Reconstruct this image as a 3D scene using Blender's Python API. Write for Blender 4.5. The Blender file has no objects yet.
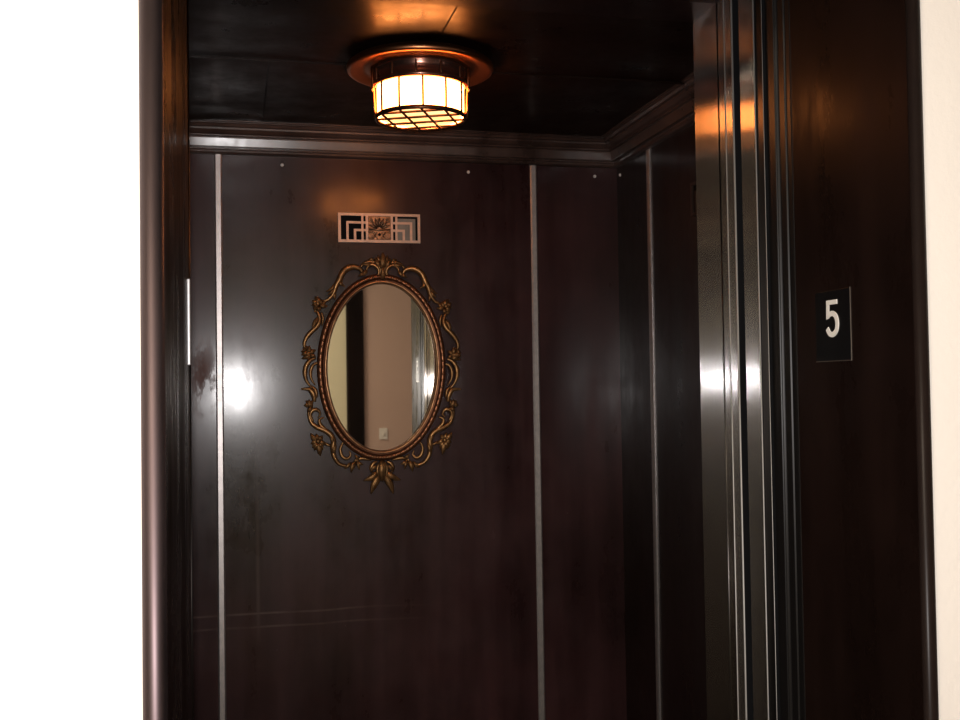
import bpy, bmesh, math, random
from mathutils import Vector, Matrix, noise as mnoise
random.seed(5)
C = bpy.context.scene.collection
PI = math.pi
H = 1.60                     # eye height of the photographer; most heights below are H + offset

# ------------------------------------------------------------------ helpers
class MB:
    """collects geometry, builds ONE mesh object"""
    def __init__(s): s.v = []; s.f = []; s.sm = []
    def add(s, verts, faces, smooth=False):
        o = len(s.v)
        s.v += [tuple(p) for p in verts]
        for f in faces:
            s.f.append(tuple(o + i for i in f)); s.sm.append(smooth)
    def box(s, x0, x1, y0, y1, z0, z1, bev=0.0):
        if bev <= 0:
            v = [(x, y, z) for x in (x0, x1) for y in (y0, y1) for z in (z0, z1)]
            s.add(v, [(0,1,3,2),(4,6,7,5),(0,4,5,1),(2,3,7,6),(0,2,6,4),(1,5,7,3)])
        else:
            bm = bmesh.new()
            bmesh.ops.create_cube(bm, size=1.0)
            for w in bm.verts:
                w.co = Vector(((x0+x1)/2 + w.co.x*(x1-x0), (y0+y1)/2 + w.co.y*(y1-y0), (z0+z1)/2 + w.co.z*(z1-z0)))
            bmesh.ops.bevel(bm, geom=bm.edges[:], offset=bev, segments=2, profile=0.5, affect='EDGES')
            bm.verts.index_update()
            s.add([w.co[:] for w in bm.verts], [[w.index for w in f.verts] for f in bm.faces], False)
            bm.free()
    def prism(s, prof, axis, a0, a1, caps=True, smooth=False, closed=True):
        """prof: list of 2D points; axis 'x','y','z' is the extrusion axis"""
        n = len(prof)
        def P(p, a):
            if axis == 'z': return (p[0], p[1], a)
            if axis == 'x': return (a, p[0], p[1])
            return (p[0], a, p[1])
        v = [P(p, a0) for p in prof] + [P(p, a1) for p in prof]
        m = n if closed else n-1
        s.add(v, [(i, (i+1) % n, n+(i+1) % n, n+i) for i in range(m)], smooth)
        if caps and closed:
            o = len(s.v) - 2*n
            s.f.append(tuple(o+i for i in range(n))); s.sm.append(False)
            s.f.append(tuple(o+n+i for i in reversed(range(n)))); s.sm.append(False)
    def lathe(s, prof, c, seg=48, smooth=True, closed=False):
        n = len(prof); v = []
        for k in range(seg):
            a = 2*PI*k/seg
            for r, z in prof: v.append((c[0]+r*math.cos(a), c[1]+r*math.sin(a), c[2]+z))
        f = []
        m = n if closed else n-1
        for k in range(seg):
            k2 = (k+1) % seg
            for i in range(m):
                j = (i+1) % n
                f.append((k*n+i, k2*n+i, k2*n+j, k*n+j))
        s.add(v, f, smooth)
    def tube(s, pts, rad, seg=8, flat=1.0, up=None, cap=True):
        """pts Vectors, rad scalar or list; flat squashes along 'up'"""
        pts = [Vector(p) for p in pts]; n = len(pts)
        if not hasattr(rad, '__len__'): rad = [rad]*n
        v = []
        for i, p in enumerate(pts):
            t = (pts[min(i+1, n-1)] - pts[max(i-1, 0)]).normalized()
            u = Vector(up) if up is not None else (Vector((0,0,1)) if abs(t.z) < .9 else Vector((1,0,0)))
            b = t.cross(u).normalized(); u2 = b.cross(t).normalized()
            for k in range(seg):
                a = 2*PI*k/seg
                v.append(p + b*math.cos(a)*rad[i] + u2*math.sin(a)*rad[i]*flat)
        f = [(i*seg+k, i*seg+(k+1) % seg, (i+1)*seg+(k+1) % seg, (i+1)*seg+k) for i in range(n-1) for k in range(seg)]
        if cap:
            f.append(tuple(reversed(range(seg)))); f.append(tuple((n-1)*seg+k for k in range(seg)))
        s.add(v, f, True)
    def ball(s, c, rx, ry, rz, seg=10, rings=6, M=None):
        v = []; f = []
        for i in range(rings+1):
            th = PI*i/rings
            for k in range(seg):
                a = 2*PI*k/seg
                p = Vector((rx*math.sin(th)*math.cos(a), ry*math.sin(th)*math.sin(a), rz*math.cos(th)))
                if M is not None: p = M @ p
                v.append((c[0]+p.x, c[1]+p.y, c[2]+p.z))
        for i in range(rings):
            for k in range(seg):
                f.append((i*seg+k, (i+1)*seg+k, (i+1)*seg+(k+1) % seg, i*seg+(k+1) % seg))
        s.add(v, f, True)
    def build(s, name, mat, parent=None, front=None):
        me = bpy.data.meshes.new(name)
        me.from_pydata(s.v, [], s.f); me.update()
        bm = bmesh.new(); bm.from_mesh(me)
        bmesh.ops.remove_doubles(bm, verts=bm.verts, dist=1e-6)
        bmesh.ops.recalc_face_normals(bm, faces=bm.faces)
        bm.to_mesh(me); bm.free()
        if any(s.sm):
            if len(me.polygons) == len(s.sm):
                me.polygons.foreach_set('use_smooth', s.sm)
            else:
                me.polygons.foreach_set('use_smooth', [True]*len(me.polygons))
        o = bpy.data.objects.new(name, me); C.objects.link(o)
        if mat is not None: me.materials.append(mat)
        if front is not None:           # faces turned to the hall get the second material
            me.materials.append(front)
            for p in me.polygons:
                if abs(p.normal.y) > .7: p.material_index = 1
        if parent is not None: o.parent = parent
        return o

def thing(name, label, cat, loc=(0,0,0), rot=(0,0,0), group=None):
    o = bpy.data.objects.new(name, None); C.objects.link(o)
    o.empty_display_size = .05
    o.location = loc; o.rotation_euler = rot
    o['label'] = label; o['category'] = cat
    if group: o['group'] = group
    return o
def tag(o, label, cat, group=None):
    o['label'] = label; o['category'] = cat
    if group: o['group'] = group
    return o
def struct(o, label=None, cat=None):
    o['kind'] = 'structure'
    if label: o['label'] = label
    if cat: o['category'] = cat
    return o

def spline(pts, sub=6):
    """Catmull-Rom through 2D/3D/4D tuples"""
    n = len(pts); out = []
    g = lambda i: pts[max(0, min(n-1, i))]
    for i in range(n-1):
        p0, p1, p2, p3 = g(i-1), g(i), g(i+1), g(i+2)
        for k in range(sub):
            t = k/sub
            out.append(tuple(.5*((2*b) + (c-a)*t + (2*a-5*b+4*c-d)*t*t + (-a+3*b-3*c+d)*t**3) for a, b, c, d in zip(p0, p1, p2, p3)))
    out.append(tuple(pts[-1]))
    return out

# ------------------------------------------------------------------ materials
class NT:
    def __init__(s, name):
        s.m = bpy.data.materials.new(name); s.m.use_nodes = True
        s.t = s.m.node_tree; s.b = s.t.nodes['Principled BSDF']
    def n(s, typ, **kw):
        o = s.t.nodes.new(typ)
        for k, v in kw.items():
            if k.startswith('i_'):
                key = k[2:]
                key = int(key) if key.isdigit() else key
                o.inputs[key].default_value = v
            else: setattr(o, k, v)
        return o
    def l(s, a, b): s.t.links.new(a, b)
    def set(s, **kw):
        for k, v in kw.items(): s.b.inputs[k.replace('_', ' ')].default_value = v
    def coord(s, scale=(1,1,1), loc=(0,0,0)):
        tc = s.n('ShaderNodeTexCoord'); mp = s.n('ShaderNodeMapping')
        mp.inputs['Scale'].default_value = scale; mp.inputs['Location'].default_value = loc
        s.l(tc.outputs['Object'], mp.inputs['Vector']); return mp.outputs['Vector']
    def noise(s, scale=5., mscale=(1,1,1), detail=4., rough=.55, loc=(0,0,0)):
        no = s.n('ShaderNodeTexNoise'); no.inputs['Scale'].default_value = scale
        no.inputs['Detail'].default_value = detail; no.inputs['Roughness'].default_value = rough
        s.l(s.coord(mscale, loc), no.inputs['Vector']); return no.outputs['Fac']
    def mr(s, val, a, b, c, d, clamp=True):
        m = s.n('ShaderNodeMapRange'); m.clamp = clamp
        s.l(val, m.inputs['Value'])
        for k, x in zip(('From Min','From Max','To Min','To Max'), (a, b, c, d)): m.inputs[k].default_value = x
        return m.outputs['Result']
    def math(s, op, a, b=None):
        m = s.n('ShaderNodeMath', operation=op)
        for i, x in enumerate((a, b)):
            if x is None: continue
            if isinstance(x, (int, float)): m.inputs[i].default_value = x
            else: s.l(x, m.inputs[i])
        return m.outputs[0]
    def mix(s, fac, a, b):
        m = s.n('ShaderNodeMix', data_type='RGBA')
        if isinstance(fac, (int, float)): m.inputs['Factor'].default_value = fac
        else: s.l(fac, m.inputs['Factor'])
        for key, x in ((6, a), (7, b)):
            if isinstance(x, tuple): m.inputs[key].default_value = (*x, 1) if len(x) == 3 else x
            else: s.l(x, m.inputs[key])
        return m.outputs[2]
    def bump(s, h, strength=.2, dist=.002):
        b = s.n('ShaderNodeBump'); b.inputs['Strength'].default_value = strength; b.inputs['Distance'].default_value = dist
        s.l(h, b.inputs['Height']); s.l(b.outputs['Normal'], s.b.inputs['Normal'])

def simple(name, col, rough=.5, metal=0., spec=.5, nscale=30., var=.25):
    k = NT(name)
    k.set(Roughness=rough, Metallic=metal); k.b.inputs['Specular IOR Level'].default_value = spec
    n = k.noise(nscale)
    k.l(k.mix(n, tuple(c*(1-var) for c in col), tuple(min(1, c*(1+var)) for c in col)), k.b.inputs['Base Color'])
    return k.m

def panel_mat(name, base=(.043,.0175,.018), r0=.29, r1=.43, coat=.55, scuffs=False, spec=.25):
    """dark brown baked enamel on steel, satin, faintly blotched"""
    k = NT(name)
    blot = k.noise(3.2, (1,1,.8), 6, .62)
    streak = k.noise(9., (1.6,1.6,.12), 5, .6, (3,1,0))
    fine = k.noise(60., (1,1,1), 3, .6)
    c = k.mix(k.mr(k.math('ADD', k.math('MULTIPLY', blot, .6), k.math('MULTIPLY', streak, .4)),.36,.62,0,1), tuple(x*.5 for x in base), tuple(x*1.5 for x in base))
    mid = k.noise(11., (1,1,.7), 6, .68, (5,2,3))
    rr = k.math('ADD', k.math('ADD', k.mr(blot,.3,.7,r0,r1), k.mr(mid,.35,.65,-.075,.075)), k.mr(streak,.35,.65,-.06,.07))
    if scuffs:
        tc = k.n('ShaderNodeTexCoord'); sx = k.n('ShaderNodeSeparateXYZ'); k.l(tc.outputs['Object'], sx.inputs[0])
        X, Z = sx.outputs['X'], sx.outputs['Z']
        # long horizontal rub line left by a rail, two close parallel scuffs
        wob = k.mr(k.noise(2.2,(1,1,1),2,.5,(7,0,0)),.3,.7,-.006,.006)
        fade = k.math('MULTIPLY', k.mr(X,.45,.1,0,1), k.mr(k.noise(14.,(.5,1,3),4,.7,(0,2,5)),.35,.62,.15,1))
        lines = None
        for z0, w in ((H-.505,.0034),(H-.535,.0034)):
            d = k.math('ABSOLUTE', k.math('ADD', k.math('SUBTRACT', Z, z0), wob))
            ln = k.mr(d, w*.3, w, 1, 0)
            lines = ln if lines is None else k.math('MAXIMUM', lines, ln)
        band = k.math('ABSOLUTE', k.math('SUBTRACT', X, .045))
        vl = k.math('MULTIPLY', k.mr(band,.001,.006,.55,0), k.math('MULTIPLY', k.mr(Z,H-.58,H-.5,0,1), k.mr(Z,H-.1,H-.4,0,1)))
        lines = k.math('MAXIMUM', k.math('MULTIPLY', lines, fade), vl)
        c = k.mix(k.math('MULTIPLY', lines, .62), c, (.16,.11,.10))
        # rust-dark stain patch beside the left strip
        st = k.math('MULTIPLY', k.mr(k.math('ABSOLUTE', k.math('ADD', X, .072)),.0,.05,1,0), k.mr(k.math('ABSOLUTE', k.math('SUBTRACT', Z, H+.035)),.0,.11,1,0))
        stn = k.math('MULTIPLY', st, k.mr(k.noise(26.,(1.2,1,.5),5,.7,(2,0,4)),.46,.56,0,1.4))
        c = k.mix(stn, c, (.13,.05,.035))
        rr = k.math('ADD', rr, k.math('MULTIPLY', stn, .35))
        # tiny pits
        vo = k.n('ShaderNodeTexVoronoi'); vo.inputs['Scale'].default_value = 17.
        k.l(k.coord((1,1,1)), vo.inputs['Vector'])
        pit = k.mr(vo.outputs['Distance'],.02,.05,.7,0)
        rr = k.math('ADD', rr, k.math('MULTIPLY', pit, .3))
    k.l(c, k.b.inputs['Base Color']); k.l(rr, k.b.inputs['Roughness'])
    k.b.inputs['Specular IOR Level'].default_value = spec
    if coat: k.b.inputs['Coat Weight'].default_value = coat; k.l(k.math('ADD', k.math('MULTIPLY', rr, .52), .0), k.b.inputs['Coat Roughness'])
    h = k.math('ADD', k.math('ADD', k.math('MULTIPLY', blot, .6), k.math('MULTIPLY', mid, .22)), k.math('MULTIPLY', fine, .05))
    k.bump(h, .32, .004)
    return k.m

def brushed(name, col, rough, aniso, rot=0., var=.3, metal=1., groove=0.):
    """metal brushed along the vertical: highlights smear sideways"""
    k = NT(name)
    st = k.noise(20., (3,3,.06), 5, .65)
    bl = k.noise(5., (1,1,.5), 5, .6, (4,4,1))
    k.l(k.mix(k.math('ADD', k.math('MULTIPLY', st, .6), k.math('MULTIPLY', bl, .4)), tuple(c*(1-var) for c in col), tuple(min(1,c*(1+var)) for c in col)), k.b.inputs['Base Color'])
    k.set(Metallic=metal, Anisotropic=aniso)
    k.b.inputs['Anisotropic Rotation'].default_value = rot
    k.l(k.mr(bl,.3,.7,rough*.85,rough*1.15), k.b.inputs['Roughness'])
    tg = k.n('ShaderNodeTangent', direction_type='RADIAL', axis='Z')
    k.l(tg.outputs[0], k.b.inputs['Tangent'])
    if groove > 0:      # steep vertical grind marks catch light from far to the side
        geo = k.n('ShaderNodeNewGeometry'); tc = k.n('ShaderNodeTexCoord')
        sep = k.n('ShaderNodeSeparateXYZ'); k.l(tc.outputs['Object'], sep.inputs[0])
        wn = k.n('ShaderNodeTexWhiteNoise', noise_dimensions='2D')
        cb = k.n('ShaderNodeCombineXYZ')
        k.l(k.math('MULTIPLY', sep.outputs['Y'], 40000.), cb.inputs[0]); k.l(k.math('MULTIPLY', sep.outputs['X'], 40000.), cb.inputs[1])
        k.l(cb.outputs[0], wn.inputs['Vector'])
        sl = k.mr(wn.outputs['Value'], 0, 1, -2.7, 2.7)
        cr = k.n('ShaderNodeVectorMath', operation='CROSS_PRODUCT'); k.l(geo.outputs['Normal'], cr.inputs[0]); cr.inputs[1].default_value = (0,0,1)
        sc_ = k.n('ShaderNodeVectorMath', operation='SCALE'); k.l(cr.outputs[0], sc_.inputs[0]); k.l(sl, sc_.inputs['Scale'])
        ad = k.n('ShaderNodeVectorMath', operation='ADD'); k.l(geo.outputs['Normal'], ad.inputs[0]); k.l(sc_.outputs[0], ad.inputs[1])
        nn_ = k.n('ShaderNodeVectorMath', operation='NORMALIZE'); k.l(ad.outputs[0], nn_.inputs[0])
        gl = k.n('ShaderNodeBsdfAnisotropic'); gl.inputs['Roughness'].default_value = .105; gl.inputs['Color'].default_value = (groove*1.7, groove*1.67, groove*1.64, 1)
        k.l(nn_.outputs[0], gl.inputs['Normal'])
        gl2 = k.n('ShaderNodeBsdfAnisotropic'); gl2.inputs['Roughness'].default_value = .34; gl2.inputs['Color'].default_value = (groove*.22, groove*.215, groove*.21, 1)
        k.l(nn_.outputs[0], gl2.inputs['Normal'])
        a1 = k.n('ShaderNodeAddShader'); a2 = k.n('ShaderNodeAddShader'); out = k.t.nodes['Material Output']
        k.l(gl.outputs[0], a1.inputs[0]); k.l(gl2.outputs[0], a1.inputs[1])
        k.l(k.b.outputs[0], a2.inputs[0]); k.l(a1.outputs[0], a2.inputs[1]); k.l(a2.outputs[0], out.inputs['Surface'])
    return k.m

def emit(name, col, strength, base=(.8,.8,.8)):
    k = NT(name)
    k.set(Roughness=.35); k.b.inputs['Base Color'].default_value = (*base, 1)
    n = k.noise(12.)
    k.l(k.mix(k.mr(n,.3,.7,0,1), tuple(c*.94 for c in col), col), k.b.inputs['Emission Color'])
    k.b.inputs['Emission Strength'].default_value = strength
    return k.m

def plaster(name, col, bump=.25):
    k = NT(name); k.set(Roughness=.85); k.b.inputs['Specular IOR Level'].default_value = .2
    n = k.noise(90., (1,1,1), 4, .6); b = k.noise(2.5)
    k.l(k.mix(k.mr(b,.3,.7,0,1), tuple(c*.97 for c in col), col), k.b.inputs['Base Color'])
    k.bump(n, bump, .002)
    return k.m

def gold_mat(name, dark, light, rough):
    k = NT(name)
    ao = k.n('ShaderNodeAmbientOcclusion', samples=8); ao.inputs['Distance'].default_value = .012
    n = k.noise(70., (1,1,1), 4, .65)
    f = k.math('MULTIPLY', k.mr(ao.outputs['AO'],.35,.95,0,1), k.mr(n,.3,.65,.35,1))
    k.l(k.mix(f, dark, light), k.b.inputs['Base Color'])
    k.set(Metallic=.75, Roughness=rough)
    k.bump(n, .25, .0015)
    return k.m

M = {}
M['wall'] = plaster('cream_plaster', (.87,.83,.78))
M['hall_ceiling'] = plaster('white_plaster', (.85,.83,.8))
M['tan'] = plaster('tan_wall', (.66,.50,.43))
M['cream'] = plaster('pale_cream_wall', (.86,.82,.62))
M['carpet'] = simple('hall_carpet', (.10,.05,.04), .95, 0, .1, 160., .4)
M['cabfloor'] = simple('cab_flooring', (.05,.04,.035), .6, 0, .4, 40., .4)
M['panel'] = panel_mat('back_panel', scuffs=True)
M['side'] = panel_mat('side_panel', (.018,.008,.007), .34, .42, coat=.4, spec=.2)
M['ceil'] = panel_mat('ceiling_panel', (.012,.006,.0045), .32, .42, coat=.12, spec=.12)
M['cornice'] = panel_mat('cornice_enamel', (.080,.052,.043), .32, .44, spec=.36)
M['frame'] = panel_mat('door_frame_enamel', (.013,.0065,.005), .26, .36, coat=.0, spec=.10)
M['reveal'] = panel_mat('reveal_enamel', (.013,.0065,.005), .26, .36, coat=.0, spec=.06)
M['bull'] = brushed('bullnose_bronze', (.145,.112,.116), .52, .0, 0, .15)
M['bullshade'] = simple('shaded_bullnose_bronze', (.020,.013,.011), .34, .0, .16, 40., .2)  # darker copy of the bullnose metal, its weaker lighting put into the colour
M['steel'] = brushed('brushed_steel', (.26,.24,.23), .22, 1., 0., groove=.055)
M['steel_dim'] = brushed('dull_steel', (.10,.09,.085), .36, .9, 0.)
M['stop'] = simple('dark_steel_stop', (.012,.0105,.010), .36, .0, .25, 30., .2)
M['edge'] = simple('flash_glint_edge', (.42,.41,.40), .45, .35, .5, 60., .15)  # pale grey colour stands in for flash glints along the door edges
M['strip'] = simple('aluminium_strip', (.62,.58,.57), .42, .85, .5, 80., .2)
M['gap'] = simple('shadow_gap_black', (.006,.006,.007), .8, 0, .2)  # black colour stands in for shade in gaps and openings
M['copper'] = simple('copper_flange', (.46,.20,.095), .36, 1., .5, 20., .2)
M['cage'] = simple('bronze_cage', (.16,.075,.04), .35, .9, .5, 60., .3)
M['bar'] = simple('grey_cage_wire', (.035,.034,.030), .7, 0, .1)
M['collar'] = simple('dark_bronze_collar', (.26,.14,.11), .24, .9, .5, 25., .35)
M['glow'] = emit('lit_milk_glass', (1.,.33,.08), 22.)
M['glow_base'] = emit('lit_bottom_glass', (1.,.50,.20), 1.9)
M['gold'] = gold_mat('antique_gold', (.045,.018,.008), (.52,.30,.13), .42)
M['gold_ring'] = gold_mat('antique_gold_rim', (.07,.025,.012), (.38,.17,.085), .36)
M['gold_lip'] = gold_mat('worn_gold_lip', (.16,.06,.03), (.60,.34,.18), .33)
k = NT('silvered_glass'); k.set(Metallic=1., Roughness=.018)
n_ = k.noise(4.); k.l(k.mix(n_, (.90,.88,.83), (.93,.91,.87)), k.b.inputs['Base Color']); M['mirror'] = k.m
M['vent'] = simple('grille_metal', (.62,.47,.38), .45, .35, .5, 80., .2)
M['ventrelief'] = gold_mat('grille_relief', (.05,.025,.015), (.50,.32,.20), .45)
M['ventdark'] = simple('dark_grille_metal', (.06,.035,.025), .4, .3)
M['ventgrey'] = simple('grey_duct_damper', (.22,.22,.205), .5, .3)
M['plate'] = simple('black_plate', (.004,.004,.005), .3, 0, .4)
M['rim'] = simple('plate_rim', (.45,.40,.34), .4, .9)
M['white'] = simple('white_enamel', (.86,.83,.78), .4, 0, .4, 90., .08)
M['strike'] = simple('worn_bright_metal', (.90,.87,.85), .4, .2, .5, 70., .3)

# ------------------------------------------------------------------ dimensions
XL, XR, YB = -.258, .926, 2.45         # cab walls
ZC, ZF = H+.606, 0.0                   # cab ceiling, floor
OL, OR = -.063, .712                   # clear opening
YW = 1.0                               # hall face of the entrance wall
YF = 1.532                             # inner face of the cab front
ZH = H+.576                            # soffit of the entrance
HX0, HX1, HY = -2.2, 2.8, -1.0         # hall
HZ = 2.62

# ------------------------------------------------------------------ hall shell
b = MB()
b.box(HX0, OL-.0210, YW, YW+.10, 0, HZ); b.box(OR+.017, HX1, YW, YW+.10, 0, HZ); b.box(OL-.0210, OR+.017, YW, YW+.10, ZH+.024, HZ)
struct(b.build('wall_front', M['wall']))
b = MB(); b.box(HX0-.1, HX1+.1, HY-.1, YW+.1, -.1, 0); struct(b.build('floor', M['carpet']))
b = MB(); b.box(HX0-.1, HX1+.1, HY-.1, YW+.1, HZ, HZ+.1); struct(b.build('ceiling', M['hall_ceiling']))
b = MB(); b.box(HX0-.1, HX0, HY, YW, 0, HZ); struct(b.build('wall_left', M['wall']))
b = MB(); b.box(HX1, HX1+.1, HY, YW, 0, HZ); struct(b.build('wall_right', M['wall']))
b = MB(); b.box(HX0, .76, HY-.1, HY, 0, HZ); struct(b.build('wall_rear', M['cream']))
b = MB(); b.box(.76, HX1, HY-.1, HY, 0, HZ); struct(b.build('wall_rear', M['tan']))
b = MB(); b.prism([(.76,HY),(.76,HY+.02),(.77,HY+.03),(.845,HY+.03),(.855,HY+.02),(.855,HY)], 'z', 0, HZ); struct(b.build('trim_1', M['frame']))

# ------------------------------------------------------------------ cab shell
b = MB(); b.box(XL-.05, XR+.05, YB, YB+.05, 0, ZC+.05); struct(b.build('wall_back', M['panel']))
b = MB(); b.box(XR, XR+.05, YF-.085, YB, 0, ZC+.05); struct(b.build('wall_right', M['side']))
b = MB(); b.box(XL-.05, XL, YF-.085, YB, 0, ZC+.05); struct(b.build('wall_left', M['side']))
b = MB(); b.box(XL-.05, XR+.05, YW+.10, YB+.05, -.1, 0); struct(b.build('floor', M['cabfloor']))

# ceiling: sheet-metal panels with dents, seams and a lapped sheet
def sheet(x0, x1, y0, y1, z, amp, seed, nx=40, ny=24, th=.012):
    m = MB(); v = []; f = []
    for j in range(ny+1):
        for i in range(nx+1):
            x = x0+(x1-x0)*i/nx; y = y0+(y1-y0)*j/ny
            e = min(1, 6*min(i/nx, 1-i/nx, j/ny, 1-j/ny)+.25)
            d = amp*e*mnoise.noise(Vector((x*5+seed, y*7, seed*3.1)))
            v.append((x, y, z+d))
    for j in range(ny):
        for i in range(nx):
            a = j*(nx+1)+i; f.append((a, a+1, a+nx+2, a+nx+1))
    m.add(v, f, True)
    return m
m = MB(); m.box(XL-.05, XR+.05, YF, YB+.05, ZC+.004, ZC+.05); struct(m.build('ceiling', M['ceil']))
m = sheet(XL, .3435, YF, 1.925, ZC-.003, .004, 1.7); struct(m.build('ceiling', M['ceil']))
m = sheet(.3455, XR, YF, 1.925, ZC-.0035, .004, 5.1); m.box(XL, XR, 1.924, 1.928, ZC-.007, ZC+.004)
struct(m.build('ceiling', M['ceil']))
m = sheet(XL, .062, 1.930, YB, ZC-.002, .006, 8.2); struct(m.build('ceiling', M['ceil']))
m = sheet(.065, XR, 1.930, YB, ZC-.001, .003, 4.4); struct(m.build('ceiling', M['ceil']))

# cab front: transom and returns beside the opening
b = MB()
b.box(XL, OL, YF-.085, YF, 0, ZC+.05); b.box(OL, OR+.05, YF-.085, YF, ZH, ZC+.05); b.box(OR+.05, XR, YF-.085, YF, 0, ZC+.05)
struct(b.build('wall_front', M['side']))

# cornice, mitred at the corners
prof = [(.062,.625),(.062,.617),(.056,.6155),(.056,.612),(.052,.610),(.049,.597),(.046,.594),(.043,.594),(.0425,.590),(.036,.584),(.030,.581),(.030,.578),(.024,.577),(.024,.574),(.020,.557),(.020,.555),(.010,.555),(.010,.552),(.014,.549),(.014,.545),(.010,.542),(.0,.541)]
def cornice(kind):
    m = MB(); v = []
    for p, z in prof:
        z = H+(z if z <= .594 else .594+(z-.594)*.012/.031)
        if kind == 'back': v += [(XL+p, YB-p, z), (XR-p, YB-p, z)]
        if kind == 'right': v += [(XR-p, YB-p, z), (XR-p, YF, z)]
        if kind == 'left': v += [(XL+p, YB-p, z), (XL+p, YF, z)]
    n = len(prof)
    m.add(v, [(2*i, 2*i+1, 2*i+3, 2*i+2) for i in range(n-1)])
    return m
for i, kd in enumerate(('back','right','left')):
    struct(cornice(kd).build('trim_%d' % (i+2), M['cornice']))

# bright cover strips over the panel joints
def strip_prof(w, t): return [(-w/2,0),(-w/2,-t*.6),(-w/2+t*.6,-t),(w/2-t*.6,-t),(w/2,-t*.6),(w/2,0)]
tn = 5
for x in (-.0355, .7095):
    m = MB(); m.prism([(x+p, YB+q) for p, q in strip_prof(.0165,.005)], 'z', .06, H+.541)
    struct(m.build('trim_%d' % tn, M['strip'])); tn += 1
for X, sg in ((XR,1),(XL,-1)):
    m = MB(); m.prism([(X+sg*q, 2.242+p) for p, q in strip_prof(.0165,.005)], 'z', .06, H+.541)
    struct(m.build('trim_%d' % tn, M['strip'])); tn += 1
# skirting inside the cab
for nm, bx in (('baseboard_back',(XL,XR,YB-.012,YB,0,.06)),('baseboard_right',(XR-.012,XR,YF,YB-.012,0,.06)),('baseboard_left',(XL,XL+.012,YF,YB-.012,0,.06))):
    m = MB(); m.box(*bx, bev=.003); struct(m.build(nm, M['side']))

# ------------------------------------------------------------------ entrance frame (bullnose casing + reveals)
def arc(cx, cy, r, a0, a1, n=8): return [(cx+r*math.cos(math.radians(a0+(a1-a0)*i/n)), cy+r*math.sin(math.radians(a0+(a1-a0)*i/n))) for i in range(n+1)]
# left jamb: bullnose towards the hall, plain reveal behind it
b = MB(); pr = arc(OL-.0105, YW-.004, .0105, 0, -180, 12)
b.prism(pr + [(OL-.0210, YW+.006),(OL, YW+.006)], 'z', 0, ZH, smooth=False)
o = b.build('trim_%d' % tn, M['bull']); struct(o); tn += 1
for p in o.data.polygons: p.use_smooth = abs(p.normal.z) < .5 and p.area < ZH*.006
b = MB(); b.box(OL-.0205, OL-.0003, YW+.006, YW+.10, 0, ZH); b.box(OL-.045, OL-.0003, YW+.10, YF-.155, 0, ZH+.03); struct(b.build('trim_%d' % tn, M['frame'])); tn += 1
# right jamb
b = MB(); pr = arc(OR+.0085, YW-.004, .0085, 0, -180, 12)
b.prism(list(reversed(pr)) + [(OR+.017, YW+.006),(OR, YW+.006)][::-1], 'z', 0, ZH)
o = b.build('trim_%d' % tn, M['bullshade']); struct(o); tn += 1
for p in o.data.polygons: p.use_smooth = abs(p.normal.z) < .5 and p.area < ZH*.006
b = MB(); b.box(OR-.0004, OR+.008, YW-.0045, YW+.02, 0, ZH); b.box(OR-.0004, OR+.06, YW+.02, 1.236, 0, ZH+.03); struct(b.build('trim_%d' % tn, M['reveal'])); tn += 1
# stepped stop mouldings between frame and landing door
def ridge(y0, y1, X, h):       # rounded fillet running up the jamb
    n = 8; return [(X+.02, y0)] + [(X-h*math.sin(PI*i/n), y0+(y1-y0)*i/n) for i in range(n+1)] + [(X+.02, y1)]
b = MB()
b.prism([(OR+.06,1.236),(OR+.003,1.236),(OR+.003,1.256),(OR+.001,1.257),(OR+.001,1.270),(OR+.004,1.271),(OR+.004,1.284),(OR+.002,1.285),(OR+.002,1.300),(OR+.005,1.301),(OR+.005,1.312),(OR+.06,1.312)], 'z', 0, ZH)
b.prism(ridge(1.236,1.241,OR+.001,.002), 'z', 0, ZH); b.prism(ridge(1.276,1.280,OR+.003,.003), 'z', 0, ZH)
struct(b.build('trim_%d' % tn, M['stop'])); tn += 1
# header: soffit + top casing
b = MB(); b.box(OL-.045, OR+.06, YW+.006, YF-.155, ZH, ZH+.03); struct(b.build('trim_%d' % tn, M['frame'])); tn += 1
b = MB(); pr = arc(YW-.006, ZH+.0125, .0125, -90, -270, 12)
b.prism(pr + [(YW+.006, ZH+.025),(YW+.006, ZH)], 'x', OL-.0210, OR+.017); struct(b.build('trim_%d' % tn, M['bull'])); tn += 1

# ------------------------------------------------------------------ sliding doors, seen edge-on inside the right jamb
d = bpy.data.objects.new('door_1', None); C.objects.link(d); struct(d); d.location = (0,0,0)
b = MB(); b.box(OR-.001, OR+.06, 1.333, 1.377, .01, ZH); b.build('door_panel', M['steel'], d, front=M['gap'])  # end faces painted black to imitate the shade in the door gap
b = MB(); b.box(OR+.001, OR+.06, 1.3125, 1.3325, .01, ZH); b.build('door_return', M['steel_dim'], d, front=M['gap'])
b = MB()
b.tube([(OR-.001, 1.3335, .01),(OR-.001, 1.3335, ZH)], .0011, 6); b.tube([(OR+.001, 1.3135, .01),(OR+.001, 1.3135, ZH)], .0007, 6)
b.build('door_edge', M['edge'], d)
b = MB(); b.box(OR+.055, OR+.058, 1.3775, 1.3965, 0, ZH); struct(b.build('trim_%d' % tn, M['gap'])); tn += 1  # black strip added as painted shade between the two doors
d = bpy.data.objects.new('door_2', None); C.objects.link(d); struct(d)
b = MB(); b.box(OR-.001, OR+.05, 1.397, 1.424, .01, ZH); b.build('door_panel', M['steel'], d, front=M['gap'])
b = MB()
b.tube([(OR-.001, 1.3985, .01),(OR-.001, 1.3985, ZH)], .0018, 6); b.tube([(OR-.001, 1.4235, .01),(OR-.001, 1.4235, ZH)], .0012, 6)
b.build('door_edge', M['edge'], d)
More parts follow.
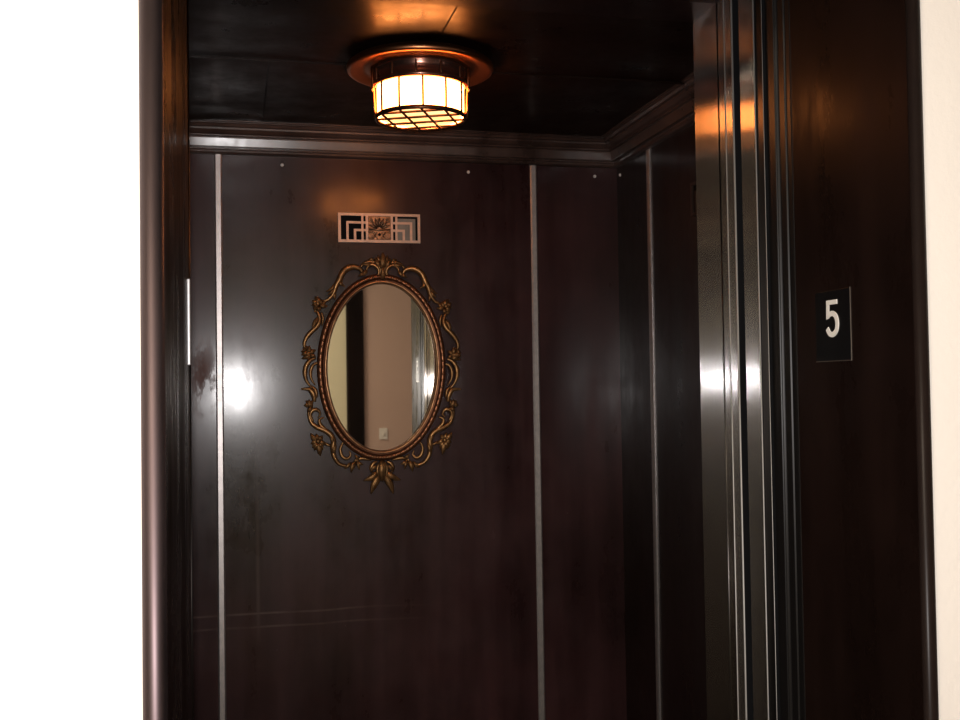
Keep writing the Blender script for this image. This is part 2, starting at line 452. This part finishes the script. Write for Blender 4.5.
b = MB(); b.box(OR, OR+.05, 1.4245, YF, 0, ZH); struct(b.build('trim_%d' % tn, M['steel'])); tn += 1
b = MB(); b.tube([(OR, 1.4475, 0),(OR, 1.4475, ZH)], .0012, 6); b.tube([(OR+.0015, YF-.001, 0),(OR+.0015, YF-.001, ZH)], .0015, 6)
struct(b.build('trim_%d' % tn, M['steel_dim'])); tn += 1
# matching left cab jamb
b = MB(); b.box(OL-.045, OL, YF-.154, YF-.0865, 0, ZH+.03); struct(b.build('trim_%d' % tn, M['frame'])); tn += 1
b = MB(); b.tube([(OL-.001, YF-.004, 0),(OL-.001, YF-.004, ZH)], .0028, 8)
struct(b.build('trim_%d' % tn, M['steel_dim'])); tn += 1
# sills
b = MB(); b.box(OL, OR, YW+.1, YF, -.005, .004)
for y in (1.345, 1.355, 1.405, 1.415): b.box(OL, OR, y, y+.004, .004, .006)
struct(b.build('trim_%d' % tn, M['steel_dim'])); tn += 1
# header closing boxes above both doors
b = MB(); b.box(OL-.045, OR+.06, YF-.154, YF-.0865, ZH, ZH+.03); struct(b.build('trim_%d' % tn, M['frame'])); tn += 1
b = MB(); b.box(OR+.06, OR+.08, YW+.1, YF-.086, 0, ZH+.03); b.box(OL-.065, OL-.046, YW+.1, YF-.086, 0, ZH+.03); struct(b.build('trim_%d' % tn, M['gap'])); tn += 1

# ------------------------------------------------------------------ ceiling lamp
LX, LY = .334, 1.885
lamp = thing('ceiling_lamp', 'lit round lantern of caged white glass under a copper disc on the cab ceiling', 'lamp', (LX, LY, ZC))
def LZ(v): return v-.6085          # heights given above the eye, local to the ceiling
m = MB(); m.lathe([(.0,LZ(.6055)),(.108,LZ(.6055)),(.120,LZ(.6015)),(.128,LZ(.598)),(.133,LZ(.594)),(.135,LZ(.589)),(.133,LZ(.584)),(.126,LZ(.583)),(.110,LZ(.587)),(.101,LZ(.589)),(.097,LZ(.586)),(.090,LZ(.586)),(.0,LZ(.588))], (0,0,0), 72)
m.build('flange', M['copper'], lamp)
m = MB(); m.lathe([(.086,LZ(.587)),(.0875,LZ(.584)),(.0865,LZ(.580)),(.085,LZ(.578)),(.085,LZ(.562)),(.088,LZ(.560)),(.0885,LZ(.556)),(.086,LZ(.553)),(.081,LZ(.553)),(.081,LZ(.587))], (0,0,0), 64, closed=True)
col = m.build('collar', M['collar'], lamp); 
for i in range(12):
    a = math.radians(15+30*i)
    m = MB(); m.ball((.0865*math.cos(a), .0865*math.sin(a), LZ(.570)), .0020, .0020, .013, 8, 6); m.build('rib', M['cage'], col)
m = MB(); m.lathe([(.0785,LZ(.556)),(.0795,LZ(.553)),(.0795,LZ(.503)),(.077,LZ(.499)),(.0765,LZ(.503)),(.0765,LZ(.556))], (0,0,0), 64, closed=True)
m.build('glass_drum', M['glow'], lamp)
m = MB(); m.lathe([(.0,LZ(.5005)),(.076,LZ(.5005)),(.076,LZ(.503)),(.0,LZ(.503))], (0,0,0), 64); m.build('glass_base', M['glow_base'], lamp)
m = MB(); m.lathe([(.080,LZ(.502)),(.0835,LZ(.502)),(.0845,LZ(.498)),(.0835,LZ(.495)),(.080,LZ(.495)),(.078,LZ(.498))], (0,0,0), 64, closed=True)
cage = m.build('cage', M['cage'], lamp)
for i in range(12):
    a = math.radians(-90-7+30*i)
    c_, s_ = math.cos(a), math.sin(a)
    m = MB(); m.tube([(.0825*c_,.0825*s_,LZ(.556)),(.0830*c_,.0830*s_,LZ(.53)),(.0825*c_,.0825*s_,LZ(.498))], .0019, 8); m.build('cage_bar', M['bar'], cage)
m = MB(); R = .080; ca, sa = math.cos(math.radians(-24)), math.sin(math.radians(-24))
for q in (-.058,-.0195,.0195,.058):
    h = math.sqrt(R*R-q*q)
    for p0, p1 in (((q,-h),(q,h)),((-h,q),(h,q))):
        m.tube([(p0[0]*ca-p0[1]*sa, p0[0]*sa+p0[1]*ca, LZ(.4965)),(p1[0]*ca-p1[1]*sa, p1[0]*sa+p1[1]*ca, LZ(.4965))], .0021, 6)
m.build('bottom_grille', M['cage'], lamp)
for dg in (-24, 186, 85):
    a = math.radians(dg); c_, s_ = math.cos(a), math.sin(a)
    m = MB(); m.tube([(.090*c_,.090*s_,LZ(.588)),(.0895*c_,.0895*s_,LZ(.56)),(.0875*c_,.0875*s_,LZ(.52)),(.0865*c_,.0865*s_,LZ(.494))], [.003,.0025,.0025,.003], 8)
    m.ball((.091*c_,.091*s_,LZ(.545)), .004,.004,.005); m.build('clasp', M['copper'], lamp)

# ------------------------------------------------------------------ oval mirror; drawn in units of 1/425 m about the centre of the glass
U = 1/425.
MX, MZ = .3335, H+.0535
mir = thing('wall_mirror', 'oval mirror in an ornate antique gold scrollwork frame on the back wall', 'mirror', (MX, YB, MZ), (0, math.radians(.9), 0))
def P3(x, y, d): return Vector(((x-381.5)*U, -d, (365.5-y)*U))
GA, GB = 55*U, 83.5*U
def ring(profile, name, mat, parent, n=120):
    m = MB(); v = []; k = len(profile)
    for i in range(n):
        a = 2*PI*i/n; ca, sa = math.cos(a), math.sin(a)
        nx, nz = ca/GA, sa/GB; l = math.hypot(nx, nz); nx /= l; nz /= l
        for r, d in profile: v.append((GA*ca+nx*r, -d, GB*sa+nz*r))
    f = [(i*k+j, ((i+1) % n)*k+j, ((i+1) % n)*k+(j+1) % k, i*k+(j+1) % k) for i in range(n) for j in range(k)]
    m.add(v, f, True); return m.build(name, mat, parent)
# glass leans about a vertical axis inside the frame, a couple of millimetres
m = MB(); nn = 96; rg = 28; tilt = math.tan(math.radians(1.3)); v = [(0,-.0075,0)]; f = []
def gy(x): return -.0075+x*tilt+(.20*max(0, x-.072)**2 if x > 0 else 0)
for j in range(1, rg+1):
    for i in range(nn):
        a = 2*PI*i/nn; x = (GA+.002)*math.cos(a)*j/rg; z = (GB+.002)*math.sin(a)*j/rg
        v.append((x, gy(x), z))
for i in range(nn):
    f.append((0, 1+i, 1+(i+1) % nn))
    for j in range(rg-1): f.append((1+j*nn+i, 1+(j+1)*nn+i, 1+(j+1)*nn+(i+1) % nn, 1+j*nn+(i+1) % nn))
m.add(v, f, True)
m.build('glass', M['mirror'], mir)
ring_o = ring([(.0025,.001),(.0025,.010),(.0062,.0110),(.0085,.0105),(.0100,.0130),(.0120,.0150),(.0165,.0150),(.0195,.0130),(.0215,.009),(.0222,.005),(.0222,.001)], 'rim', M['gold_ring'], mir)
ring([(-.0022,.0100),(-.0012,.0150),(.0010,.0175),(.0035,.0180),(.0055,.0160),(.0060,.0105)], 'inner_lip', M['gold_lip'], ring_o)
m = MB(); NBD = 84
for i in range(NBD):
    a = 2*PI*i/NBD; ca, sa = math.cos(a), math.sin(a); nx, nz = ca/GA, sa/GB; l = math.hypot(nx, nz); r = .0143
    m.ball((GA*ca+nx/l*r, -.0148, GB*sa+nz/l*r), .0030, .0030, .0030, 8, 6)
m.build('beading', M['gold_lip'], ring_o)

def stroke(mb, pts, r, flipx=False, d=.006, taper=(.55,.35), bulge=0):
    pp = spline(pts, 6); n = len(pp); rr = []; q = []
    for i, p in enumerate(pp):
        t = i/(n-1)
        w = taper[0]+(1-taper[0])*min(1, t/.3) if t < .3 else (taper[1]+(1-taper[1])*min(1, (1-t)/.45))
        rr.append(r*1.3*U*w)
        x = 763-p[0] if flipx else p[0]
        q.append(P3(x, p[1], d+bulge*U*math.sin(PI*t)))
    mb.tube(q, rr, 8, 1.0, up=(0,-1,0))
    e = q[-1]; mb.ball(e, rr[-1]*1.25, rr[-1]*1.25, rr[-1]*1.25, 8, 5)
def leaf(mb, p0, p1, w, flipx=False, d=.006, curl=0.):
    x0, y0 = p0; x1, y1 = p1
    if flipx: x0, x1, curl = 763-x0, 763-x1, -curl
    a = P3(x0, y0, d); c = P3(x1, y1, d+.002); L = (c-a)
    side = Vector((-L.z, 0, L.x)).normalized()
    q = []; rr = []
    n = 9
    for i in range(n+1):
        t = i/n
        q.append(a+L*t+side*curl*U*math.sin(PI*t)+Vector((0,-.003*math.sin(PI*t),0)))
        rr.append(max(.12, math.sin(PI*min(1, .12+.88*t**.8))**.75)*w*1.22*U*.5)
    mb.tube(q, rr, 8, .62, up=(0,-1,0))
    # raised midrib
    mb.tube([p+Vector((0,-rr[i]*.55,0)) for i, p in enumerate(q)], [x*.22 for x in rr], 6, 1., up=(0,-1,0))

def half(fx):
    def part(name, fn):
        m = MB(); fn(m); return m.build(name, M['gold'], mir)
    S = lambda m, pts, r, **k: stroke(m, pts, r, fx, **k)
    L = lambda m, a, c, w, **k: leaf(m, a, c, w, fx, **k)
    def f(m):      # small arch beside the crest
        S(m, [(377,275),(377.5,269),(374,264.8),(369.5,264),(365.8,267.5),(365.5,272)], 1.5, d=.010)
        S(m, [(378.5,275),(379.5,268),(376,262.5),(370,261),(364.5,262),(360,266),(359,270)], 1.7, d=.007)
        L(m, (365.5,269), (361.5,276), 3.4, d=.009); L(m, (364,272), (357,276), 3., d=.008)
        L(m, (372,261.5), (360,263.5), 3.2, d=.009, curl=1.5)
        L(m, (373,261), (367,258.5), 2.8, d=.008, curl=-1)
    part('scroll', f)
    def f(m):      # large arch over the shoulder
        S(m, [(361,272),(359,268.5),(353,266.6),(346.5,268.2),(341.5,273),(338.5,280),(335.5,285.5),(333,293),(328.5,299),(323,301.5)], 2.5, d=.008, bulge=1)
        S(m, [(350,268.4),(344,271.5),(341,277),(340.5,283),(343.5,286)], 1.3, d=.011)
        L(m, (336,282), (325.5,291.5), 3.6, curl=2); L(m, (338,279), (343.5,286), 3.4, d=.009, curl=-1.5)
        L(m, (334,288), (327,295), 3., d=.009, curl=1); L(m, (333,291), (334.5,300), 3.2, d=.007)
    part('scroll', f)
    def f(m):      # shoulder rosette
        L(m, (319,305), (314.5,297), 5.6, d=.009, curl=-1); L(m, (319,305), (311.5,305), 5., d=.008)
        L(m, (319,304), (327,306), 4.2, d=.009, curl=-1); L(m, (318,305), (313.5,310), 4.4, d=.009)
        L(m, (319,305), (322,299.5), 4., d=.009)
        L(m, (317,304), (312,300.5), 4.6, d=.010); L(m, (319,306), (318.5,312), 4., d=.008); L(m, (321,305), (326,301.5), 3.2, d=.008); L(m, (316,304), (316,309), 4., d=.011)
        m.ball(P3(763-317.5 if fx else 317.5, 304, .012), 2.4*U, 2.*U, 2.4*U)
    part('rosette', f)
    def f(m):      # long S down the side
        S(m, [(315.5,309),(318.5,314),(319.5,320.5),(316.5,326.5),(311.5,331.5),(307,337),(304.8,343),(306,348),(310,350)], 1.9, d=.007, bulge=1)
        L(m, (318,313), (313,307.5), 3.); L(m, (319,317), (313,331.5), 3.4, d=.009, curl=-2)
        S(m, [(321,312),(323,318),(322,325)], 1.2, d=.005)
    part('scroll', f)
    def f(m):      # middle leaf clump
        L(m, (314,353), (301.5,350.5), 5., d=.009, curl=1); L(m, (313,354), (302,358), 4.6, d=.009)
        L(m, (310,352), (306,345), 4., d=.008); L(m, (308,353), (316,349), 4.2, d=.009)
        L(m, (309,352), (301.8,354.2), 4.6, d=.010); L(m, (309,353), (309.5,345), 4.4, d=.010); L(m, (310,354), (308,359.5), 4., d=.009); L(m, (310,353), (316,356.5), 4., d=.008); L(m, (306,352), (303.5,347), 3.6, d=.009)
        m.ball(P3(763-309 if fx else 309, 353, .012), 3*U, 2.2*U, 2.6*U)
    part('rosette', f)
    def f(m):      # paired C scrolls below it
        S(m, [(316,357),(310.5,359.5),(306.5,365.5),(305.6,373),(307.5,380),(312,386)], 1.9, d=.008)
        S(m, [(318,362),(313.5,364),(311,370),(311.5,377),(315,383)], 1.4, d=.010)
        S(m, [(314.8,400),(314,393),(310,388),(302.8,387.5)], 2.2, d=.009, taper=(.6,.3))
        S(m, [(317,396),(316,389),(312,384.5)], 1.5, d=.008)
    part('scroll', f)
    def f(m):      # lower side bud
        L(m, (312,406), (306,399), 4.8, d=.009, curl=-1); L(m, (313,405), (308,410), 3.6, d=.008); L(m, (311,405), (313,398), 3.2, d=.008)
        S(m, [(313.5,419),(311,413),(313,408.5),(317.5,407.8),(320.5,411.5),(319,415)], 1.6, d=.009)
        L(m, (310,403), (304.5,403.5), 4., d=.009); L(m, (310,404), (309.5,397.5), 4., d=.010)
    part('bud', f)
    def f(m):      # lower S scroll
        S(m, [(309.5,406),(309.8,413),(312.3,420.5),(318,425),(325,428),(330.5,432),(333.5,438),(333,446),(334.5,454),(339,460.5),(346,463),(352.5,461),(356,456.5)], 2.1, d=.007, bulge=1)
        S(m, [(331,431),(325,426.5),(320.5,422),(319.8,417.5),(323.5,415.5)], 1.5, d=.010)
        L(m, (331,431), (333.5,443), 3.4, d=.010); L(m, (335,441), (333,452), 3.6, d=.010)
    part('scroll', f)
    def f(m):      # drooping side flower
        for tip, w, cu in (((311.3,430.5),5.,1),((311.5,441),5.,0),((315,447.5),5.,0),((320.8,453),5.4,0),((326.5,442),4.6,0),((323,433),4.6,0),((312.5,436),5.,0),((313,445),4.6,0),((323.5,447),4.6,0),((316.5,431),4.6,0),((318.5,451),4.6,1)):
            L(m, (318.5,438.5), tip, w, d=.009, curl=cu)
        m.ball(P3(763-318.5 if fx else 318.5, 438.5, .013), 2.6*U, 2.2*U, 2.6*U)
        S(m, [(324,440),(329,442.5),(333.5,443)], 1.2, d=.006)
    part('flower', f)
    def f(m):      # leaf and curl near the bottom
        L(m, (355,459), (351,469.5), 4.2, d=.009, curl=-1); L(m, (357,458), (359,467), 3., d=.008)
        L(m, (351,460), (344.5,466), 3., d=.008); L(m, (356,460), (363,462), 3., d=.008); L(m, (359,457), (354,452), 3., d=.007)
        S(m, [(344,439),(340.5,446),(342,453),(346.5,456),(350.5,453),(349.5,449)], 1.4, d=.006)
        S(m, [(355,459),(360,456),(366,456.5),(371,458)], 1.5, d=.006)
        S(m, [(377,459),(372.5,461.5),(370.5,466.5),(373,471)], 1.6, d=.009)
    part('scroll', f)
for fx in (False, True): half(fx)
# crest at the top, pendant at the bottom (one piece each)
m = MB()
leaf(m, (381.5,268), (381.5,251.5), 6.6, d=.010); leaf(m, (381.5,279), (381.5,268), 5., d=.010)
for fx in (False, True):
    leaf(m, (381,265), (374.3,256.8), 5., fx, .009, 2.); leaf(m, (380,262), (376.8,254), 3.6, fx, .008, 1.); leaf(m, (381,269), (377,262.5), 3., fx, .008, 1.)
    stroke(m, [(380,263),(379.6,268),(378,274.5)], 1.3, fx, d=.010)
leaf(m, (381.5,276), (381.5,265), 3.4, d=.012)
m.build('crest', M['gold'], mir)
m = MB()
leaf(m, (381.5,458), (381.5,479), 8., d=.011)
for fx in (False, True):
    leaf(m, (378,469), (363,477.5), 5.4, fx, .010, 1.5); leaf(m, (380,472), (370.5,491), 6.2, fx, .010, -1.5)
    stroke(m, [(380,459),(377,465),(377.5,472),(380,477)], 1.5, fx, d=.012)
    leaf(m, (378,464), (370,470), 3.6, fx, .009, -2.)
m.build('pendant', M['gold'], mir)

# ------------------------------------------------------------------ ventilation grilles
def grille(root, grey=True):
    """faces local -Y; drawn in eighths of 1/425 m about its centre"""
    E = U/8*.975
    def bx(mb, x0, x1, y0, y1, d0, d1): mb.box((x0-482)*E, (x1-482)*E, -d1, -d0, (265-y1)*E, (265-y0)*E)
    m = MB()
    bx(m,145,820,145,167,0,.005); bx(m,145,820,363,385,0,.005); bx(m,145,167,167,363,0,.005); bx(m,798,820,167,363,0,.005)
    m.build('frame', M['vent'], root)
    m = MB(); bx(m,150,815,150,380,.0002,.0006); m.build('duct_backing', M['gap'], root)
    for fl in (False, True):
        def b2(mb, x0, x1, y0, y1):
            if fl: x0, x1 = 964-x1, 964-x0
            bx(mb, x0, x1, y0, y1, .0008, .0045)
        for a in ((334,351,167,363),(370,389,167,363)):
            m = MB(); b2(m, *a); m.build('upright_bar', M['vent'], root)
        m = MB(); b2(m,211,230,212,363); b2(m,230,334,212,231); b2(m,351,370,212,231); m.build('angled_bar', M['vent'], root)
        m = MB(); b2(m,272,291,274,363); b2(m,291,334,274,293); b2(m,351,370,274,293); m.build('angled_bar', M['vent'], root)
    if grey:
        m = MB(); bx(m,628,782,182,363,.0006,.0012)  # grey plate's colour stands in for light coming through the vent
        o = m.build('damper', M['ventgrey'], root); o['label'] = 'grey damper plate behind the right-hand bars'
    # centre medallion with leaf relief
    m = MB(); bx(m,389,575,167,363,.0006,.0028)
    def rt(x, y, d): return Vector(((x-482)*E, -d, (265-y)*E))
    for i in range(7):
        a = math.radians(20+140*i/6)
        m.tube([rt(482+20*math.cos(a), 272-16*math.sin(a), .003), rt(482+62*math.cos(a), 272-62*math.sin(a), .0045), rt(482+88*math.cos(a), 272-92*math.sin(a), .003)], [5*E,9*E,4*E], 6)
    m.tube([rt(392,276,.0035), rt(482,280,.004), rt(572,276,.0035)], 6*E, 6)
    for sg in (-1, 1):
        m.tube([rt(482+sg*t[0], t[1], .0036) for t in spline([(85,190),(70,185),(60,200),(72,214),(84,205)], 4)], 5*E, 6)
        m.tube([rt(482+sg*t[0], t[1], .0036) for t in spline([(88,300),(55,298),(38,325),(60,350),(88,345)], 4)], 6*E, 6)
        m.tube([rt(482+sg*t[0], t[1], .0036) for t in spline([(20,300),(30,330),(15,352)], 4)], 4*E, 6)
    o = m.build('medallion', M['ventrelief'], root); o['label'] = 'central square with raised fan and leaf relief'
    m = MB(); m.lathe([(0,.0),(11*E,.0),(11*E,.001),(0,.001)], (0,0,0), 16)
    m.v = [(x, -.0028-z, (265-318)*E+y) for x, y, z in m.v]
    m.build('screw_hole', M['gap'], o)
g1 = thing('ventilation_grille', 'pale metal vent grille with angular bars above the mirror', 'vent grille', (.3315, YB, H+.380), (0,0,0), 'cab ventilation grilles')
grille(g1)
g2 = thing('ventilation_grille', 'dark vent grille on the right side wall, mostly hidden behind the door jamb', 'vent grille', (XR, 2.010-.095, H+.384), (0,0,-PI/2), 'cab ventilation grilles')
for ch in list(g1.children):
    c = ch.copy(); C.objects.link(c); c.parent = g2
    if c.name.startswith(('frame','upright','angled','medal','damper')):
        c.data = ch.data.copy(); c.data.materials[0] = M['ventdark']
    for gg in ch.children:
        e = gg.copy(); C.objects.link(e); e.parent = c

# ------------------------------------------------------------------ number plate on the right reveal
np_ = thing('number_plate', 'black floor number plate reading 5 on the right door jamb', 'number plate', (OR, 1.151, H+.0705), (0,0,-PI/2))
# local: +X runs to the right as read, -Y faces the viewer, Z up
PW, PH = .076, .086
m = MB(); m.box(-PW/2, PW/2, -.0011, 0, -PH/2, PH/2, bev=.0003); m.build('plate', M['plate'], np_)
m = MB()
t = .0009
m.box(-PW/2-t, PW/2+t, -.0013, 0, -PH/2-t, -PH/2, 0); m.box(PW/2, PW/2+t, -.0013, 0, -PH/2, PH/2+t, 0)
m.build('rim', M['rim'], np_)
def ribbon(mb, pts, w, d0, d1):
    n = len(pts); v = []
    for i, p in enumerate(pts):
        a = Vector(pts[max(i-1,0)]); c = Vector(pts[min(i+1,n-1)]); tt = (c-a).normalized(); s_ = Vector((-tt.y, tt.x))*w/2
        for sg in (-1, 1):
            for dd in (d0, d1): v.append((p[0]+sg*s_.x, -dd, p[1]+sg*s_.y))
    f = []
    for i in range(n-1):
        a, c = 4*i, 4*i+4
        f += [(a,c,c+2,a+2),(a+1,a+3,c+3,c+1),(a,a+1,c+1,c),(a+2,c+2,c+3,a+3)]
    f += [(0,2,3,1),(4*n-4,4*n-3,4*n-1,4*n-2)]
    mb.add(v, f)
m = MB(); w = .0066; hh, ww = .0455, .0275
x0, z1 = -ww/2, hh/2
m.box(x0+.001, x0+ww-.003, -.0020, -.0008, z1-w*.85, z1)                       # top bar
v = [(x0+.0010,z1),(x0+.0072,z1),(x0+.0062,.0005),(x0+.0000,.0005-.001)]
m.prism([(p[0], p[1]) for p in v], 'y', -.0018, -.0008)   # back stroke
pts = spline([(x0+.0035,.0030),(x0+.0080,.0055),(x0+.0150,.0060),(x0+.0215,.0020),(x0+.0240,-.0065),(x0+.0218,-.0150),(x0+.0145,-.0195),(x0+.0070,-.0180),(x0+.0018,-.0118)], 5)
ribbon(m, pts, w, .0008, .0022)
o = m.build('numeral', M['white'], np_); o.location = (.001,0,.0085); o['label'] = 'white numeral 5'

# ------------------------------------------------------------------ small fittings
m = MB(); m.box(-.0, .004, -.006, .006, -.058, .058, bev=.0012)
o = m.build('strike_plate', M['strike'], None); o.location = (OL, 1.462, H+.095)
tag(o, 'narrow bright worn strike plate on the left door jamb', 'strike plate')
def screw(loc, face, label):
    m = MB()
    m.lathe([(0,.0035),(.002,.0033),(.0038,.002),(.0042,0),(0,0)], (0,0,0), 14)
    m.box(-.003,.003,-.0005,.0005,.0030,.0037)
    o = m.build('wall_screw', M['strike'], None); o.location = loc
    o.rotation_euler = (PI/2, 0, 0) if face == 'back' else (0, -PI/2, 0)
    tag(o, label, 'screw', 'screws holding the cab panels')
screw((.108, YB, H+.522), 'back', 'pale screw head high on the back wall, left of the vent grille')
screw((.548, YB, H+.520), 'back', 'tiny pale screw head high on the back wall between lamp and right strip')
screw((.868, YB, H+.520), 'back', 'pale screw head on the back wall between right strip and corner')
screw((XR, 2.425, H+.520), 'side', 'pale screw head on the side wall close to the corner')
sw = thing('light_switch', 'small white switch plate on the tan hall wall, seen in the mirror', 'light switch', (.965, HY, H-.25), (0,0,PI))
m = MB(); m.box(-.024,.024,-.006,0,-.032,.032, bev=.002); m.build('plate', M['white'], sw)
m = MB(); m.box(-.006,.006,-.012,-.006,-.010,.010, bev=.002); m.build('toggle', M['white'], sw)

# ------------------------------------------------------------------ lights
def light(name, typ, loc, energy, col=(1,1,1), **kw):
    d = bpy.data.lights.new(name, typ); d.energy = energy; d.color = col
    for a, v in kw.items(): setattr(d, a, v)
    o = bpy.data.objects.new(name, d); C.objects.link(o); o.location = loc
    return o
yaw, pitch, roll = math.radians(13.1), math.radians(1.55), math.radians(.85)
cam_rot = Matrix.Rotation(-yaw, 4, 'Z') @ Matrix.Rotation(PI/2+pitch, 4, 'X') @ Matrix.Rotation(-roll, 4, 'Z')
fl = light('camera_flash', 'SPOT', (0,-.01,H+.02), 55, (1,.97,.97), spot_size=math.radians(110), spot_blend=.6, shadow_soft_size=.026)
fl.rotation_euler = (Matrix.Rotation(-yaw, 4, 'Z') @ Matrix.Rotation(PI/2, 4, 'X')).to_euler()
hl = light('hall_light', 'AREA', (-.3,-.1,HZ-.03), 24, (1,.86,.68), size=.5)
hl.rotation_euler = (0,0,0)

w = bpy.data.worlds.new('World'); bpy.context.scene.world = w; w.use_nodes = True
w.node_tree.nodes['Background'].inputs[0].default_value = (.01,.008,.007,1); w.node_tree.nodes['Background'].inputs[1].default_value = .3

cd = bpy.data.cameras.new('Camera'); cam = bpy.data.objects.new('Camera', cd); C.objects.link(cam)
cd.sensor_width = 36; cd.lens = 1050/960*36; cd.clip_start = .01
cam.matrix_world = Matrix.Translation((0,0,H)) @ cam_rot
sc = bpy.context.scene; sc.camera = cam
sc.view_settings.view_transform = 'Standard'; sc.view_settings.look = 'None'; sc.view_settings.exposure = 0; sc.view_settings.gamma = .87
